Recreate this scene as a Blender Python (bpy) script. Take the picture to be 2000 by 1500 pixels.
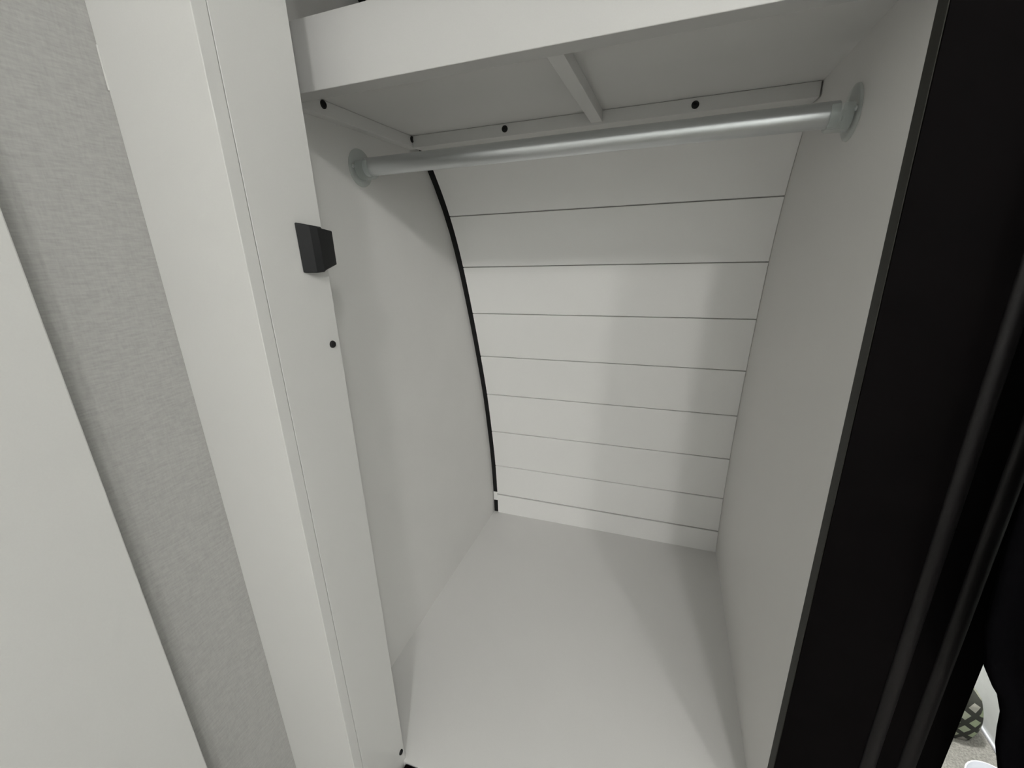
import bpy, bmesh, math, random
from mathutils import Vector, Matrix
random.seed(4)
for o in list(bpy.data.objects):
    bpy.data.objects.remove(o)
scene = bpy.context.scene
COL = scene.collection

# ---------------------------------------------------------------- units
S = 0.8            # layout units -> metres
CZ = 1.5           # camera height above the room floor (m)
def W(x, y, z):
    return Vector((x * S, y * S, z * S + CZ))

# ---------------------------------------------------------------- camera
RIGHT = Vector((0.941641, 0.335087, -0.032084))
DOWN = Vector((0.073529, -0.297762, -0.951804))
FWD = Vector((-0.328491, 0.893898, -0.305024))
cam_data = bpy.data.cameras.new('camera')
cam_data.sensor_fit = 'HORIZONTAL'
cam_data.sensor_width = 36.0
cam_data.lens = 831.81 / 2000.0 * 36.0
cam_data.clip_start = 0.01
cam = bpy.data.objects.new('camera', cam_data)
COL.objects.link(cam)
m3 = Matrix((RIGHT, -DOWN, -FWD)).transposed()
cam.matrix_world = Matrix.Translation((0, 0, CZ)) @ m3.to_4x4()
scene.camera = cam

# ---------------------------------------------------------------- world, exposure, lamp settings
world = bpy.data.worlds.new('world')
world.use_nodes = True
world.node_tree.nodes['Background'].inputs[0].default_value = (0.9, 0.95, 1.0, 1)
world.node_tree.nodes['Background'].inputs[1].default_value = 0.05
scene.world = world
vs = scene.view_settings
vs.view_transform = 'Standard'
vs.look = 'None'
vs.gamma = 1.0
vs.use_curve_mapping = False
vs.exposure = -0.08
LAMP_POWER = 36.0
LAMP_RADIUS = 0.068
LAMP_COLOR = (1.0, 0.985, 0.955)
LAMPS = [(0.61, -1.60, 1.16, 1.0), (1.40, -1.60, 1.16, 1.0), (0.50, 1.90, 1.16, 4.6)]  # last one is an unseen fill lamp added to brighten the gap

# ---------------------------------------------------------------- materials
def nt(name):
    m = bpy.data.materials.new(name)
    m.use_nodes = True
    t = m.node_tree
    return m, t, t.nodes['Principled BSDF']

def laminate(name, col, rough=0.42, bump=0.02, scale=900, var=0.02, spec=0.4):
    m, t, b = nt(name)
    tc = t.nodes.new('ShaderNodeTexCoord')
    no = t.nodes.new('ShaderNodeTexNoise')
    no.inputs['Scale'].default_value = scale
    no.inputs['Detail'].default_value = 3
    t.links.new(tc.outputs['Object'], no.inputs['Vector'])
    n2 = t.nodes.new('ShaderNodeTexNoise')
    n2.inputs['Scale'].default_value = 7
    n2.inputs['Detail'].default_value = 4
    t.links.new(tc.outputs['Object'], n2.inputs['Vector'])
    mx = t.nodes.new('ShaderNodeMix'); mx.data_type = 'FLOAT'
    mx.inputs[0].default_value = 0.45
    t.links.new(no.outputs['Fac'], mx.inputs[2]); t.links.new(n2.outputs['Fac'], mx.inputs[3])
    cr = t.nodes.new('ShaderNodeValToRGB')
    cr.color_ramp.elements[0].position = 0.3
    cr.color_ramp.elements[1].position = 0.7
    cr.color_ramp.elements[0].color = tuple(c * (1 - var) for c in col) + (1,)
    cr.color_ramp.elements[1].color = tuple(c * (1 + var) for c in col) + (1,)
    t.links.new(mx.outputs[0], cr.inputs[0])
    t.links.new(cr.outputs[0], b.inputs['Base Color'])
    b.inputs['Roughness'].default_value = rough
    b.inputs['Specular IOR Level'].default_value = spec
    bp = t.nodes.new('ShaderNodeBump')
    bp.inputs['Strength'].default_value = bump
    bp.inputs['Distance'].default_value = 0.001
    t.links.new(no.outputs['Fac'], bp.inputs['Height'])
    t.links.new(bp.outputs[0], b.inputs['Normal'])
    return m

def linen(name, col):
    """printed linen wallboard: slubby horizontal and vertical threads"""
    m, t, b = nt(name)
    tc = t.nodes.new('ShaderNodeTexCoord')
    outs = []
    for sc in ((300, 110, 620), (300, 700, 120)):
        mp = t.nodes.new('ShaderNodeMapping')
        mp.inputs['Scale'].default_value = sc
        t.links.new(tc.outputs['Object'], mp.inputs['Vector'])
        no = t.nodes.new('ShaderNodeTexNoise')
        no.inputs['Scale'].default_value = 1.0
        no.inputs['Detail'].default_value = 2.5
        t.links.new(mp.outputs[0], no.inputs['Vector'])
        outs.append(no.outputs['Fac'])
    mx = t.nodes.new('ShaderNodeMix'); mx.data_type = 'FLOAT'
    mx.inputs[0].default_value = 0.38
    t.links.new(outs[0], mx.inputs[2]); t.links.new(outs[1], mx.inputs[3])
    cr = t.nodes.new('ShaderNodeValToRGB')
    cr.color_ramp.elements[0].position = 0.32
    cr.color_ramp.elements[1].position = 0.68
    cr.color_ramp.elements[0].color = tuple(c * 0.89 for c in col) + (1,)
    cr.color_ramp.elements[1].color = tuple(c * 1.11 for c in col) + (1,)
    t.links.new(mx.outputs[0], cr.inputs[0])
    t.links.new(cr.outputs[0], b.inputs['Base Color'])
    b.inputs['Roughness'].default_value = 0.4
    b.inputs['Specular IOR Level'].default_value = 0.45
    bp = t.nodes.new('ShaderNodeBump')
    bp.inputs['Strength'].default_value = 0.06
    bp.inputs['Distance'].default_value = 0.001
    t.links.new(mx.outputs[0], bp.inputs['Height'])
    t.links.new(bp.outputs[0], b.inputs['Normal'])
    return m

def plain(name, col, rough=0.5, metal=0.0, spec=0.5, scale=60, var=0.08, bump=0.05, emit=None):
    m, t, b = nt(name)
    tc = t.nodes.new('ShaderNodeTexCoord')
    no = t.nodes.new('ShaderNodeTexNoise')
    no.inputs['Scale'].default_value = scale
    no.inputs['Detail'].default_value = 4
    t.links.new(tc.outputs['Object'], no.inputs['Vector'])
    cr = t.nodes.new('ShaderNodeValToRGB')
    cr.color_ramp.elements[0].position = 0.3
    cr.color_ramp.elements[1].position = 0.7
    cr.color_ramp.elements[0].color = tuple(c * (1 - var) for c in col) + (1,)
    cr.color_ramp.elements[1].color = tuple(min(1, c * (1 + var)) for c in col) + (1,)
    t.links.new(no.outputs['Fac'], cr.inputs[0])
    t.links.new(cr.outputs[0], b.inputs['Base Color'])
    b.inputs['Roughness'].default_value = rough
    b.inputs['Metallic'].default_value = metal
    b.inputs['Specular IOR Level'].default_value = spec
    bp = t.nodes.new('ShaderNodeBump')
    bp.inputs['Strength'].default_value = bump
    bp.inputs['Distance'].default_value = 0.001
    t.links.new(no.outputs['Fac'], bp.inputs['Height'])
    t.links.new(bp.outputs[0], b.inputs['Normal'])
    if emit:
        b.inputs['Emission Color'].default_value = (*emit[0], 1)
        b.inputs['Emission Strength'].default_value = emit[1]
    return m

WHITE = (0.575, 0.572, 0.556)
M = {}
M['white'] = laminate('white_laminate', WHITE, 0.5)
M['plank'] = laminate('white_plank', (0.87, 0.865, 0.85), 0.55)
M['floor'] = laminate('closet_floor_vinyl', (0.70, 0.695, 0.68), 0.5)
M['linen'] = linen('linen_wallboard', (0.355, 0.352, 0.339))
M['fascia'] = laminate('fascia_board', (0.50, 0.498, 0.486), 0.5)
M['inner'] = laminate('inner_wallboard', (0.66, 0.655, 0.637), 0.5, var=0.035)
M['shelf'] = laminate('shelf_board', (0.66, 0.657, 0.642), 0.55)
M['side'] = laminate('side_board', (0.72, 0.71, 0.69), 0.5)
M['gap'] = plain('groove_backing_board', (0.30, 0.295, 0.285), 0.8)  # darker grey backing that shows in the grooves between planks
M['blackstrip'] = plain('black_foam_strip', (0.012, 0.012, 0.012), 0.7, spec=0.2)
M['blackscrew'] = plain('black_screw', (0.012, 0.012, 0.012), 0.5, spec=0.2)
M['darkwood'] = plain('dark_stained_wood', (0.0018, 0.0013, 0.0014), 0.75, spec=0.05, scale=25, var=0.2)
M['bounceedge'] = plain('dark_edge_bounce_tone', (0.030, 0.029, 0.025), 0.6, spec=0.2, scale=25)  # lighter than the casing: closet bounce light put into the colour
M['beadsheen'] = plain('satin_bead_sheen_tone', (0.006, 0.0048, 0.0052), 0.5, spec=0.3, scale=25, var=0.2)  # casing wood with the sheen lightened into its base colour
M['catch'] = plain('black_plastic', (0.0085, 0.009, 0.0095), 0.6, spec=0.25, scale=300)
M['cloth'] = plain('black_cloth', (0.0012, 0.0011, 0.0015), 0.95, spec=0.02, scale=500, var=0.3, bump=0.2)
M['carpet'] = plain('grey_carpet', (0.24, 0.235, 0.215), 0.95, spec=0.1, scale=220, var=0.3, bump=0.5)
M['roomwall'] = plain('pale_wall', (0.76, 0.78, 0.77), 0.6, scale=40, var=0.03)
M['ceiling'] = plain('white_ceiling', (0.72, 0.72, 0.71), 0.7, scale=40, var=0.03)
M['whiteplastic'] = plain('white_glazed_plastic', (0.70, 0.72, 0.77), 0.25, scale=20, var=0.02)
M['ring'] = plain('lamp_rim_metal', (0.6, 0.6, 0.6), 0.35, metal=1.0)
M['lens'] = plain('lamp_lens', (0.9, 0.9, 0.88), 0.3, emit=((1, 0.97, 0.92), 12.0))

def steel():
    m, t, b = nt('galvanised_tube')
    tc = t.nodes.new('ShaderNodeTexCoord')
    mp = t.nodes.new('ShaderNodeMapping'); mp.inputs['Scale'].default_value = (6, 260, 260)
    t.links.new(tc.outputs['Object'], mp.inputs[0])
    no = t.nodes.new('ShaderNodeTexNoise'); no.inputs['Scale'].default_value = 1; no.inputs['Detail'].default_value = 4
    t.links.new(mp.outputs[0], no.inputs['Vector'])
    mr = t.nodes.new('ShaderNodeMapRange')
    mr.inputs['To Min'].default_value = 0.27; mr.inputs['To Max'].default_value = 0.42
    t.links.new(no.outputs['Fac'], mr.inputs['Value'])
    t.links.new(mr.outputs[0], b.inputs['Roughness'])
    b.inputs['Base Color'].default_value = (0.66, 0.68, 0.69, 1)
    b.inputs['Metallic'].default_value = 1.0
    return m
M['steel'] = steel()

def clear():
    m, t, b = nt('clear_plastic')
    no = t.nodes.new('ShaderNodeTexNoise'); no.inputs['Scale'].default_value = 120
    mr = t.nodes.new('ShaderNodeMapRange')
    mr.inputs['To Min'].default_value = 0.04; mr.inputs['To Max'].default_value = 0.14
    t.links.new(no.outputs['Fac'], mr.inputs['Value'])
    t.links.new(mr.outputs[0], b.inputs['Roughness'])
    b.inputs['Base Color'].default_value = (0.62, 0.68, 0.66, 1)
    b.inputs['Alpha'].default_value = 0.30
    b.inputs['IOR'].default_value = 1.5
    b.inputs['Specular IOR Level'].default_value = 0.9
    return m
M['clear'] = clear()

def checked():
    m, t, b = nt('checked_cloth')
    tc = t.nodes.new('ShaderNodeTexCoord')
    mp = t.nodes.new('ShaderNodeMapping'); mp.inputs['Rotation'].default_value = (math.radians(90), 0, math.radians(-35))
    t.links.new(tc.outputs['Object'], mp.inputs[0])
    ch = t.nodes.new('ShaderNodeTexBrick')
    ch.offset = 0.0; ch.squash = 1.0
    ch.inputs['Scale'].default_value = 1.0
    ch.inputs['Brick Width'].default_value = 0.036; ch.inputs['Row Height'].default_value = 0.036
    ch.inputs['Mortar Size'].default_value = 0.0075
    ch.inputs['Color1'].default_value = (0.26, 0.24, 0.23, 1)
    ch.inputs['Color2'].default_value = (0.24, 0.29, 0.18, 1)
    ch.inputs['Mortar'].default_value = (0.018, 0.019, 0.014, 1)
    t.links.new(mp.outputs[0], ch.inputs['Vector'])
    t.links.new(ch.outputs['Color'], b.inputs['Base Color'])
    b.inputs['Roughness'].default_value = 0.9
    return m
M['check'] = checked()

# ---------------------------------------------------------------- builders
BASE = {}
def tag(o, label=None, cat=None, group=None, kind=None):
    if label: o['label'] = label
    if cat: o['category'] = cat
    if group: o['group'] = group
    if kind: o['kind'] = kind
    return o

def link_mesh(name, verts, faces, mat, parent=None, bevel=0.0, smooth=False, seg=2):
    """verts in metres, world space; the object's origin sits at the middle of its base"""
    lo = [min(v[i] for v in verts) for i in range(3)]
    hi = [max(v[i] for v in verts) for i in range(3)]
    org = Vector(((lo[0] + hi[0]) / 2, (lo[1] + hi[1]) / 2, lo[2]))
    me = bpy.data.meshes.new(name)
    me.from_pydata([tuple(Vector(v) - org) for v in verts], [], faces)
    bm = bmesh.new(); bm.from_mesh(me)
    bmesh.ops.recalc_face_normals(bm, faces=bm.faces)
    bm.to_mesh(me); bm.free()
    if smooth:
        for p in me.polygons: p.use_smooth = True
    me.materials.append(M[mat])
    o = bpy.data.objects.new(name, me)
    COL.objects.link(o)
    if parent:
        o.parent = parent
        o.location = org - BASE[parent.name]
    else:
        o.location = org
    BASE[o.name] = org
    if bevel:
        b = o.modifiers.new('bevel', 'BEVEL'); b.width = bevel; b.segments = seg; b.limit_method = 'ANGLE'
    return o

def empty(name, loc):
    e = bpy.data.objects.new(name, None)
    e.empty_display_size = 0.05
    COL.objects.link(e); e.location = loc
    BASE[e.name] = Vector(loc)
    return e

BOXF = [(0, 1, 2, 3), (4, 7, 6, 5), (0, 4, 5, 1), (1, 5, 6, 2), (2, 6, 7, 3), (3, 7, 4, 0)]
def box(name, a, b, mat, parent=None, bevel=0.0):
    (x0, y0, z0), (x1, y1, z1) = a, b
    v = [W(x0, y0, z0), W(x1, y0, z0), W(x1, y1, z0), W(x0, y1, z0),
         W(x0, y0, z1), W(x1, y0, z1), W(x1, y1, z1), W(x0, y1, z1)]
    return link_mesh(name, v, BOXF, mat, parent, bevel)

def prism_x(name, prof, x0, x1, mat, parent=None, bevel=0.0, smooth=False):
    """closed (y, z) profile swept along x"""
    n = len(prof)
    v = [W(x0, y, z) for y, z in prof] + [W(x1, y, z) for y, z in prof]
    f = [tuple(range(n)), tuple(range(2 * n - 1, n - 1, -1))]
    f += [(i, (i + 1) % n, n + (i + 1) % n, n + i) for i in range(n)]
    return link_mesh(name, v, f, mat, parent, bevel, smooth)

def prism_z(name, prof, z0, z1, mat, parent=None, bevel=0.0):
    n = len(prof)
    v = [W(x, y, z0) for x, y in prof] + [W(x, y, z1) for x, y in prof]
    f = [tuple(range(n)), tuple(range(2 * n - 1, n - 1, -1))]
    f += [(i, (i + 1) % n, n + (i + 1) % n, n + i) for i in range(n)]
    return link_mesh(name, v, f, mat, parent, bevel)

def lathe(name, prof, c, axis, mat, parent=None, n=32, closed=True):
    """profile of (radius, distance along axis) in units, revolved round the axis through c"""
    ax = Vector(axis).normalized()
    a = ax.orthogonal().normalized(); b = ax.cross(a)
    v, f = [], []
    C = W(*c)
    for r, d in prof:
        for i in range(n):
            t = 2 * math.pi * i / n
            v.append(C + S * (ax * d + (a * math.cos(t) + b * math.sin(t)) * r))
    k = len(prof)
    for j in range(k if closed else k - 1):
        for i in range(n):
            j2 = (j + 1) % k
            f.append((j * n + i, j * n + (i + 1) % n, j2 * n + (i + 1) % n, j2 * n + i))
    if not closed:
        f.append(tuple(range(n))[::-1]); f.append(tuple(range((k - 1) * n, k * n)))
    o = link_mesh(name, v, f, mat, parent)
    for p in o.data.polygons: p.use_smooth = len(p.vertices) == 4
    md = o.modifiers.new('split', 'EDGE_SPLIT'); md.split_angle = math.radians(35)
    return o

def screw(c, axis, r, parent):
    return lathe('screw', [(r * 0.35, 0.0022), (r * 0.45, 0.0036), (r * 0.8, 0.0030), (r, 0.0012), (r, -0.001)],
                 c, axis, 'blackscrew', parent, n=20, closed=False)

# ---------------------------------------------------------------- key dimensions (layout units)
XL, XR = -0.588, 0.217
XJ = -0.441                      # face of the frame post
FZ = -1.0                        # closet floor
RZ = -1.875                      # room floor
TOP = 1.20                       # ceiling
SZ = 0.247                       # shelf underside
CURVE = [(-1.0, 1.346), (-0.93, 1.346), (-0.78, 1.339), (-0.63, 1.320), (-0.48, 1.294), (-0.335, 1.258),
         (-0.19, 1.217), (-0.05, 1.171), (0.04, 1.133), (0.115, 1.091), (0.17, 1.052), (0.223, 1.010),
         (0.30, 0.948), (0.447, 0.832), (0.60, 0.722), (0.75, 0.628), (0.90, 0.55), (1.20, 0.51)]
def yc(z):
    P = CURVE
    if z <= P[0][0]: return P[0][1]
    for i in range(len(P) - 1):
        if z <= P[i + 1][0]:
            z0, y0 = P[i]; z1, y1 = P[i + 1]
            zm, ym = P[max(i - 1, 0)]; zp, yp = P[min(i + 2, len(P) - 1)]
            h = z1 - z0
            m0 = (y1 - ym) / (z1 - zm); m1 = (yp - y0) / (zp - z0)
            t = (z - z0) / h
            return ((2*t**3 - 3*t*t + 1) * y0 + (t**3 - 2*t*t + t) * h * m0
                    + (-2*t**3 + 3*t*t) * y1 + (t**3 - t*t) * h * m1)
    return P[-1][1]

# ================================================================ the setting
tag(box('floor', (XL, 0.478, FZ - 0.02), (XR, 1.40, FZ), 'floor'), kind='structure')
tag(box('floor_room', (-0.70, -3.0, RZ - 0.03), (2.0, 2.8, RZ), 'carpet'), kind='structure')
tag(box('wall_left', (XL - 0.03, 0.42, RZ), (XL, 1.45, TOP), 'inner'), kind='structure')
tag(box('wall_room_left', (XL - 0.03, -3.0, RZ), (XL, 0.42, TOP), 'linen'), kind='structure')
tag(box('wall_right', (XR, 0.589, RZ), (XR + 0.02, 1.42, TOP), 'side'), kind='structure')
tag(box('ceiling', (-0.70, -3.0, TOP), (2.0, 2.8, TOP + 0.03), 'ceiling'), kind='structure')
tag(box('wall_room_right', (1.30, 0.70, RZ), (1.33, 2.8, TOP), 'roomwall'), kind='structure')
tag(box('wall_room_corner', (1.33, 0.70, RZ), (1.93, 0.73, TOP), 'roomwall'), kind='structure')
tag(box('wall_room_side', (1.90, -3.0, RZ), (1.93, 0.70, TOP), 'roomwall'), kind='structure')
tag(box('wall_room_rear', (XL, -3.0, RZ), (1.90, -2.97, TOP), 'roomwall'), kind='structure')
tag(box('wall_room_front', (XR + 0.02, 2.6, RZ), (1.30, 2.63, TOP), 'roomwall'), kind='structure')
tag(box('baseboard_right', (1.291, 0.73, RZ), (1.30, 2.6, RZ + 0.014), 'whiteplastic', bevel=0.003), kind='structure')

# curved back wall: a board behind, planks in front
N = 40
zs = [FZ + (TOP - FZ) * i / N for i in range(N + 1)]
prof = [(yc(z) + 0.006, z) for z in zs] + [(yc(z) + 0.02, z) for z in reversed(zs)]
wall_back = prism_x('wall_back', prof, XL + 0.016, XR, 'gap', smooth=False)
tag(wall_back, kind='structure')
cuts = [-0.918, -0.790, -0.640, -0.487, -0.341, -0.193, -0.051, 0.085, 0.215, 0.345, 0.475, 0.61, 0.75, 0.92, TOP]
g = 0.0010
for i in range(len(cuts) - 1):
    a, b = cuts[i] + g, cuts[i + 1] - g
    k = 8
    zz = [a + (b - a) * j / k for j in range(k + 1)]
    front = [(yc(a) + 0.0018, a)] + [(yc(z), z) for z in [a + 0.0012] + zz[1:-1] + [b - 0.0012]] + [(yc(b) + 0.0018, b)]
    back = [(yc(z) + 0.0058, z) for z in reversed(zz)]
    prism_x('plank', front + back, XL + 0.0175, XR - 0.0008, 'plank', wall_back)
# bottom skirting board: flush with the planks, its top lip laps over the black strip
prism_x('plank', [(1.345, FZ), (1.345, -0.9205), (1.352, -0.9205), (1.352, FZ)], XL + 0.0175, XR - 0.0008, 'plank', wall_back)
box('lip', (XL + 0.003, 1.3415, -0.943), (XL + 0.0178, 1.345, -0.908), 'plank', wall_back)
# black strip in the corner between the linen wall and the planks
prof = [(yc(z) + 0.003, z) for z in zs] + [(yc(z) + 0.016, z) for z in reversed(zs)]
strip = prism_x('trim_1', prof, XL, XL + 0.0172, 'blackstrip')
tag(strip, kind='structure')

# dark casing on the right, unseen header above added to shade the upper compartment, dark base board below the closet floor
casing = box('trim_2', (0.2162, 0.566, RZ), (0.404, 0.589, TOP), 'darkwood', bevel=0.0005)
tag(casing, kind='structure')
box('bounce_edge', (0.2152, 0.5674, RZ), (0.2165, 0.589, TOP), 'bounceedge', casing, 0.0004)  # casing side face, bounce light painted in as a lighter tone
def bead(cx, r, n=10):
    p = [(cx - r * math.cos(math.pi * i / n), 0.566 - 0.6 * r * math.sin(math.pi * i / n)) for i in range(n + 1)]
    o = prism_z('bead', p + [(cx + r, 0.567), (cx - r, 0.567)], RZ, TOP, 'beadsheen', casing)
    for q in o.data.polygons: q.use_smooth = len(q.vertices) == 4
    md = o.modifiers.new('split', 'EDGE_SPLIT'); md.split_angle = math.radians(40)
bead(0.3265, 0.0090)
bead(0.368, 0.0095)
tag(box('shade_header', (XJ, 0.492, 0.320), (XR, 0.512, 0.585), 'white', bevel=0.001), kind='structure')
tag(box('trim_4', (-0.436, 0.450, RZ), (0.404, 0.4775, FZ - 0.001), 'darkwood', bevel=0.003), kind='structure')

# ================================================================ frame post
post = empty('frame_post', W((XL + XJ) / 2, 0.42, RZ))
tag(post, 'white square post framing the left side of the closet opening', 'post')
box('front_board', (XL, 0.362, RZ), (XJ, 0.3792, TOP), 'white', post, 0.0006)
side = box('side_board', (XL, 0.3802, RZ), (XJ - 0.0003, 0.485, TOP), 'white', post, 0.0006)
box('caulk', (XL, 0.3608, 0.176), (XL + 0.0022, 0.3622, 0.218), 'white', post, 0.0005)
screw((XJ - 0.0003, 0.470, -0.122), (1, 0, 0), 0.0052, side)
screw((XJ - 0.0003, 0.474, -0.966), (1, 0, 0), 0.0052, side)

# ================================================================ shelf
shelf = empty('closet_shelf', W(-0.185, 0.75, 0.2125))
tag(shelf, 'white closet shelf with deep front fascia above the hanging rod', 'shelf')
box('fascia', (XL, 0.550, 0.2125), (XR, 0.580, 0.296), 'fascia', shelf, 0.0008)
box('shelf_board', (XL, 0.580, SZ), (XR, 0.965, SZ + 0.02), 'shelf', shelf)
box('batten', (-0.166, 0.5805, 0.2270), (-0.144, 0.9495, SZ), 'shelf', shelf, 0.0006)
cl = box('cleat', (XL, 0.5805, 0.223), (-0.570, 0.966, SZ - 0.0004), 'shelf', shelf, 0.0006)
screw((-0.570, 0.675, 0.2395), (1, 0, 0), 0.0068, cl)
screw((-0.570, 0.949, 0.2395), (1, 0, 0), 0.0066, cl)
cb = prism_x('cleat', [(0.950, SZ - 0.0004), (0.950, 0.223), (yc(0.223) - 0.001, 0.223), (yc(SZ) - 0.001, SZ - 0.0004)],
             -0.5695, 0.2145, 'shelf', shelf, 0.0006)
screw((-0.346, 0.950, 0.2365), (0, -1, 0), 0.0066, cb)
screw((0.022, 0.950, 0.235), (0, -1, 0), 0.0066, cb)

# ================================================================ hanging rod and its sockets
RY, RZR, RR = 0.775, 0.158, 0.0165
rod = lathe('closet_rod', [(RR - 0.0012, -0.385), (RR, -0.3845), (RR, 0.3845), (RR - 0.0012, 0.385),
                           (RR - 0.0025, 0.384), (RR - 0.0025, -0.384)],
            ((XL + XR) / 2, RY, RZR), (1, 0, 0), 'steel', n=48)
tag(rod, 'round galvanised steel hanging rod spanning the closet below the shelf', 'rod')

def socket(name, x, sx, label):
    e = empty(name, W(x, RY, RZR - 0.034))
    tag(e, label, 'bracket', 'clear sockets holding the hanging rod')
    # thin round flange with a rolled rim
    lathe('flange', [(0.0, 0.0008), (0.0, 0.0028), (0.026, 0.0030), (0.031, 0.0042), (0.034, 0.0026), (0.0345, 0.0008)],
          (x, RY, RZR), (sx, 0, 0), 'clear', e, n=40)
    # open-topped cup round the rod end
    v, f = [], []
    n = 22; ro, ri, d0, d1 = 0.0225, 0.0178, 0.0042, 0.030
    for i in range(n + 1):
        t = math.radians(-205 + 230 * i / n)
        c, s_ = math.cos(t), math.sin(t)
        for r, d in ((ri, d0), (ro, d0), (ro * 0.97, d1), (ri, d1)):
            v.append(W(x + sx * d, RY + r * c, RZR + r * s_))
    for i in range(n):
        for j in range(4):
            j2 = (j + 1) % 4
            f.append((4 * i + j, 4 * i + j2, 4 * (i + 1) + j2, 4 * (i + 1) + j))
    f += [(0, 1, 2, 3), (4 * n + 3, 4 * n + 2, 4 * n + 1, 4 * n)]
    link_mesh('cup', v, f, 'clear', e, 0.0006)
    for sy in (-1, 1):
        lathe('screw', [(0.0022, 0.0022), (0.0036, 0.0014), (0.0036, 0.0)], (x + sx * 0.0045, RY + sy * 0.0265, RZR),
              (sx, 0, 0), 'steel', e, n=14, closed=False)
    return e
socket('rod_socket', XL, 1, 'clear plastic rod socket on the textured wall, left end of the rod')
socket('rod_socket', XR, -1, 'clear plastic rod socket on the smooth wall, right end of the rod')

# ================================================================ door catch on the post
cat = empty('door_catch', W(XJ, 0.468, -0.024))
tag(cat, 'black plastic door catch on the inner edge of the white post', 'catch')
def hull(name, pts, mat, parent, bevel):
    bm = bmesh.new()
    for p in pts: bm.verts.new(W(*p))
    bmesh.ops.convex_hull(bm, input=bm.verts)
    bmesh.ops.dissolve_limit(bm, angle_limit=0.01, verts=bm.verts, edges=bm.edges)
    bm.verts.ensure_lookup_table()
    for i, vtx in enumerate(bm.verts): vtx.index = i
    vv = [v.co.copy() for v in bm.verts]; ff = [tuple(v.index for v in fc.verts) for fc in bm.faces]
    bm.free()
    return link_mesh(name, vv, ff, mat, parent, bevel)
hull('body', [(-0.4405, 0.4385, 0.0385), (-0.4405, 0.4395, -0.0225), (-0.4405, 0.484, 0.034), (-0.4405, 0.484, -0.020),
              (-0.428, 0.4495, 0.0335), (-0.428, 0.4505, -0.0232), (-0.424, 0.4585, 0.0335), (-0.424, 0.4600, -0.0225)],
     'catch', cat, 0.0010)
hull('nose', [(-0.4405, 0.480, 0.031), (-0.4405, 0.480, -0.0185), (-0.424, 0.4575, 0.0325), (-0.424, 0.4590, -0.0215),
              (-0.4335, 0.4945, 0.0290), (-0.4335, 0.4945, -0.0145), (-0.446, 0.5005, 0.0275), (-0.446, 0.5005, -0.0135),
              (-0.4395, 0.4865, 0.030), (-0.4395, 0.4865, -0.0165)], 'catch', cat, 0.0008)
# ================================================================ pale board on the left wall, near the camera
pb = box('wall_panel', (XL, -2.2, RZ), (-0.5725, 0.2367, TOP - 0.05), 'white', None, 0.0012)
tag(pb, 'smooth pale board standing against the textured wall, nearest the camera', 'panel')

# ================================================================ black cloth right of the casing
def cloth():
    edge = [(0.30, 0.330), (0.0, 0.332), (-0.30, 0.338), (-0.40, 0.345), (-0.454, 0.357), (-0.479, 0.370), (-0.488, 0.376),
            (-0.511, 0.384), (-0.535, 0.387), (-0.558, 0.391), (-0.595, 0.402), (-0.75, 0.415), (-1.1, 0.42)]
    zz = []
    for i in range(len(edge) - 1):
        z0, x0 = edge[i]; z1, x1 = edge[i + 1]
        for j in range(4):
            t = j / 4; zz.append((z0 + (z1 - z0) * t, x0 + (x1 - x0) * t))
    zz.append(edge[-1])
    nx = 60; x1 = 0.72
    v, f = [], []
    rows = len(zz)
    for side in (0, 1):
        for z, xe in zz:
            for i in range(nx + 1):
                t = i / nx
                x = xe + (x1 - xe) * t
                y = 0.500 + 0.013 * math.sin(t * 34 + 0.6 * z) * min(1, t * 6) + 0.006 * math.sin(t * 15 + 2.2 * z)
                v.append(W(x, y + 0.005 * side, z))
    n = rows * (nx + 1)
    for s in (0, 1):
        for r in range(rows - 1):
            for i in range(nx):
                a = s * n + r * (nx + 1) + i
                f.append((a, a + 1, a + nx + 2, a + nx + 1))
    for r in range(rows - 1):
        for i in (0, nx):
            a = r * (nx + 1) + i
            f.append((a, a + nx + 1, n + a + nx + 1, n + a))
    for i in range(nx):
        for r in (0, rows - 1):
            a = r * (nx + 1) + i
            f.append((a, a + 1, n + a + 1, n + a))
    return link_mesh('black_drape', v, f, 'cloth', None, smooth=True)
dr = cloth()
tag(dr, 'black cloth hanging at the right edge beside the dark casing', 'curtain')

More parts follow.
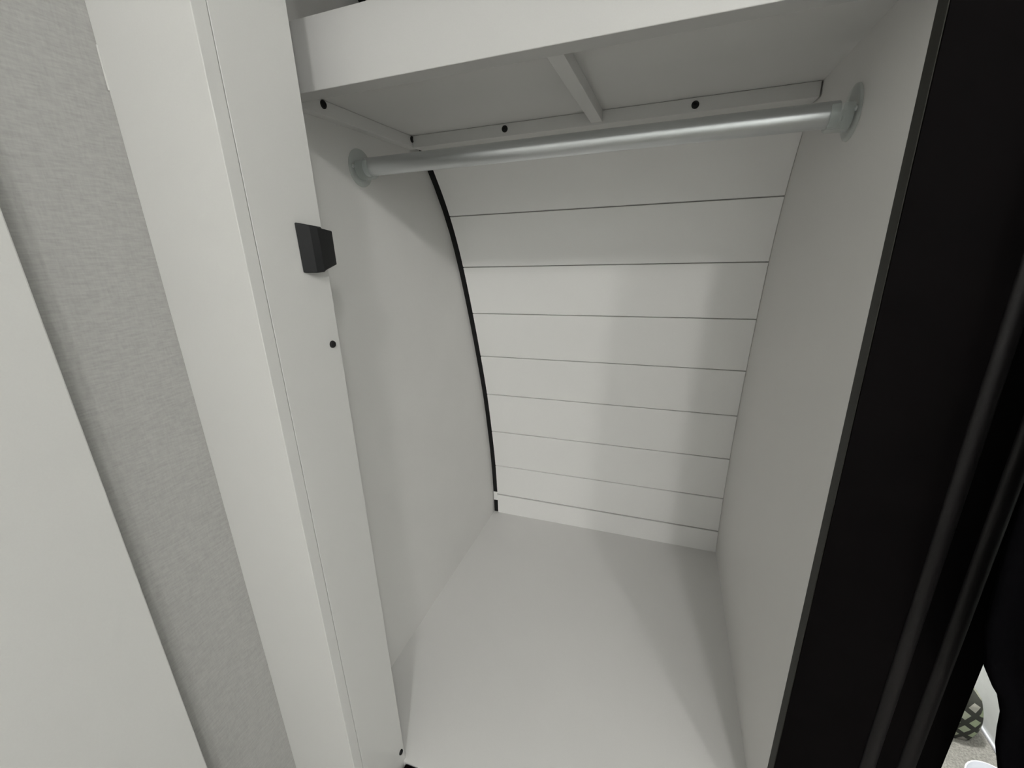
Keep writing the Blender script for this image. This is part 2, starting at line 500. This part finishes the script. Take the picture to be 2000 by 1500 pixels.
# ================================================================ things seen through the gap
# checked bag on the carpet against the far wall
def bag():
    v, f = [], []
    n, k = 20, 8
    for j in range(k + 1):
        h = j / k
        r = 0.55 + 0.45 * math.sin(math.pi * min(1, 0.25 + 0.6 * h))
        for i in range(n):
            t = 2 * math.pi * i / n
            c, s_ = math.cos(t), math.sin(t)
            ex = math.copysign(abs(c) ** 0.6, c); ey = math.copysign(abs(s_) ** 0.6, s_)
            v.append(W(1.170 + 0.088 * r * ex, 1.715 + 0.075 * r * ey, RZ + 0.19 * h))
    for j in range(k):
        for i in range(n):
            f.append((j * n + i, j * n + (i + 1) % n, (j + 1) * n + (i + 1) % n, (j + 1) * n + i))
    f.append(tuple(range(n))); f.append(tuple(range(k * n, (k + 1) * n)))
    return link_mesh('cloth_bag', v, f, 'check', None, smooth=True)
tag(bag(), 'dark bag with pale checks on the carpet, seen through the gap', 'bag')
bowl = lathe('bowl', [(0.0, 0.004), (0.030, 0.004), (0.034, 0.0), (0.040, 0.0), (0.062, 0.03), (0.078, 0.07), (0.080, 0.085),
                      (0.076, 0.086), (0.072, 0.07), (0.056, 0.034), (0.034, 0.012), (0.0, 0.010)],
             (1.175, 1.432, RZ), (0, 0, 1), 'whiteplastic', n=40)
tag(bowl, 'white glossy bowl rim at the bottom of the gap, on the carpet', 'bowl')

# ================================================================ ceiling lamps
for i, (x, y, z, pw) in enumerate(LAMPS):
    e = empty('ceiling_lamp', W(x, y, TOP))
    tag(e, ('round ceiling puck lamp nearer the textured wall', 'round ceiling puck lamp nearer the pale room wall',
             'added fill lamp on the ceiling over the carpet beyond the dark casing')[i],
        'lamp', 'ceiling puck lamps')
    lathe('rim', [(0.058, 0.0), (0.058, 0.010), (0.050, 0.014), (0.046, 0.010), (0.046, 0.0)], (x, y, TOP), (0, 0, -1), 'ring', e, n=32)
    lathe('lens', [(0.0455, 0.002), (0.0455, 0.009), (0.02, 0.0105)], (x, y, TOP), (0, 0, -1), 'lens', e, n=32, closed=False)
    ld = bpy.data.lights.new('lamp_bulb', 'POINT')
    ld.energy = LAMP_POWER * pw; ld.shadow_soft_size = LAMP_RADIUS; ld.color = LAMP_COLOR
    lo = bpy.data.objects.new('lamp_bulb', ld)
    COL.objects.link(lo); lo.parent = e; lo.location = W(x, y, z) - BASE[e.name]
    lo.location.z -= 0.02
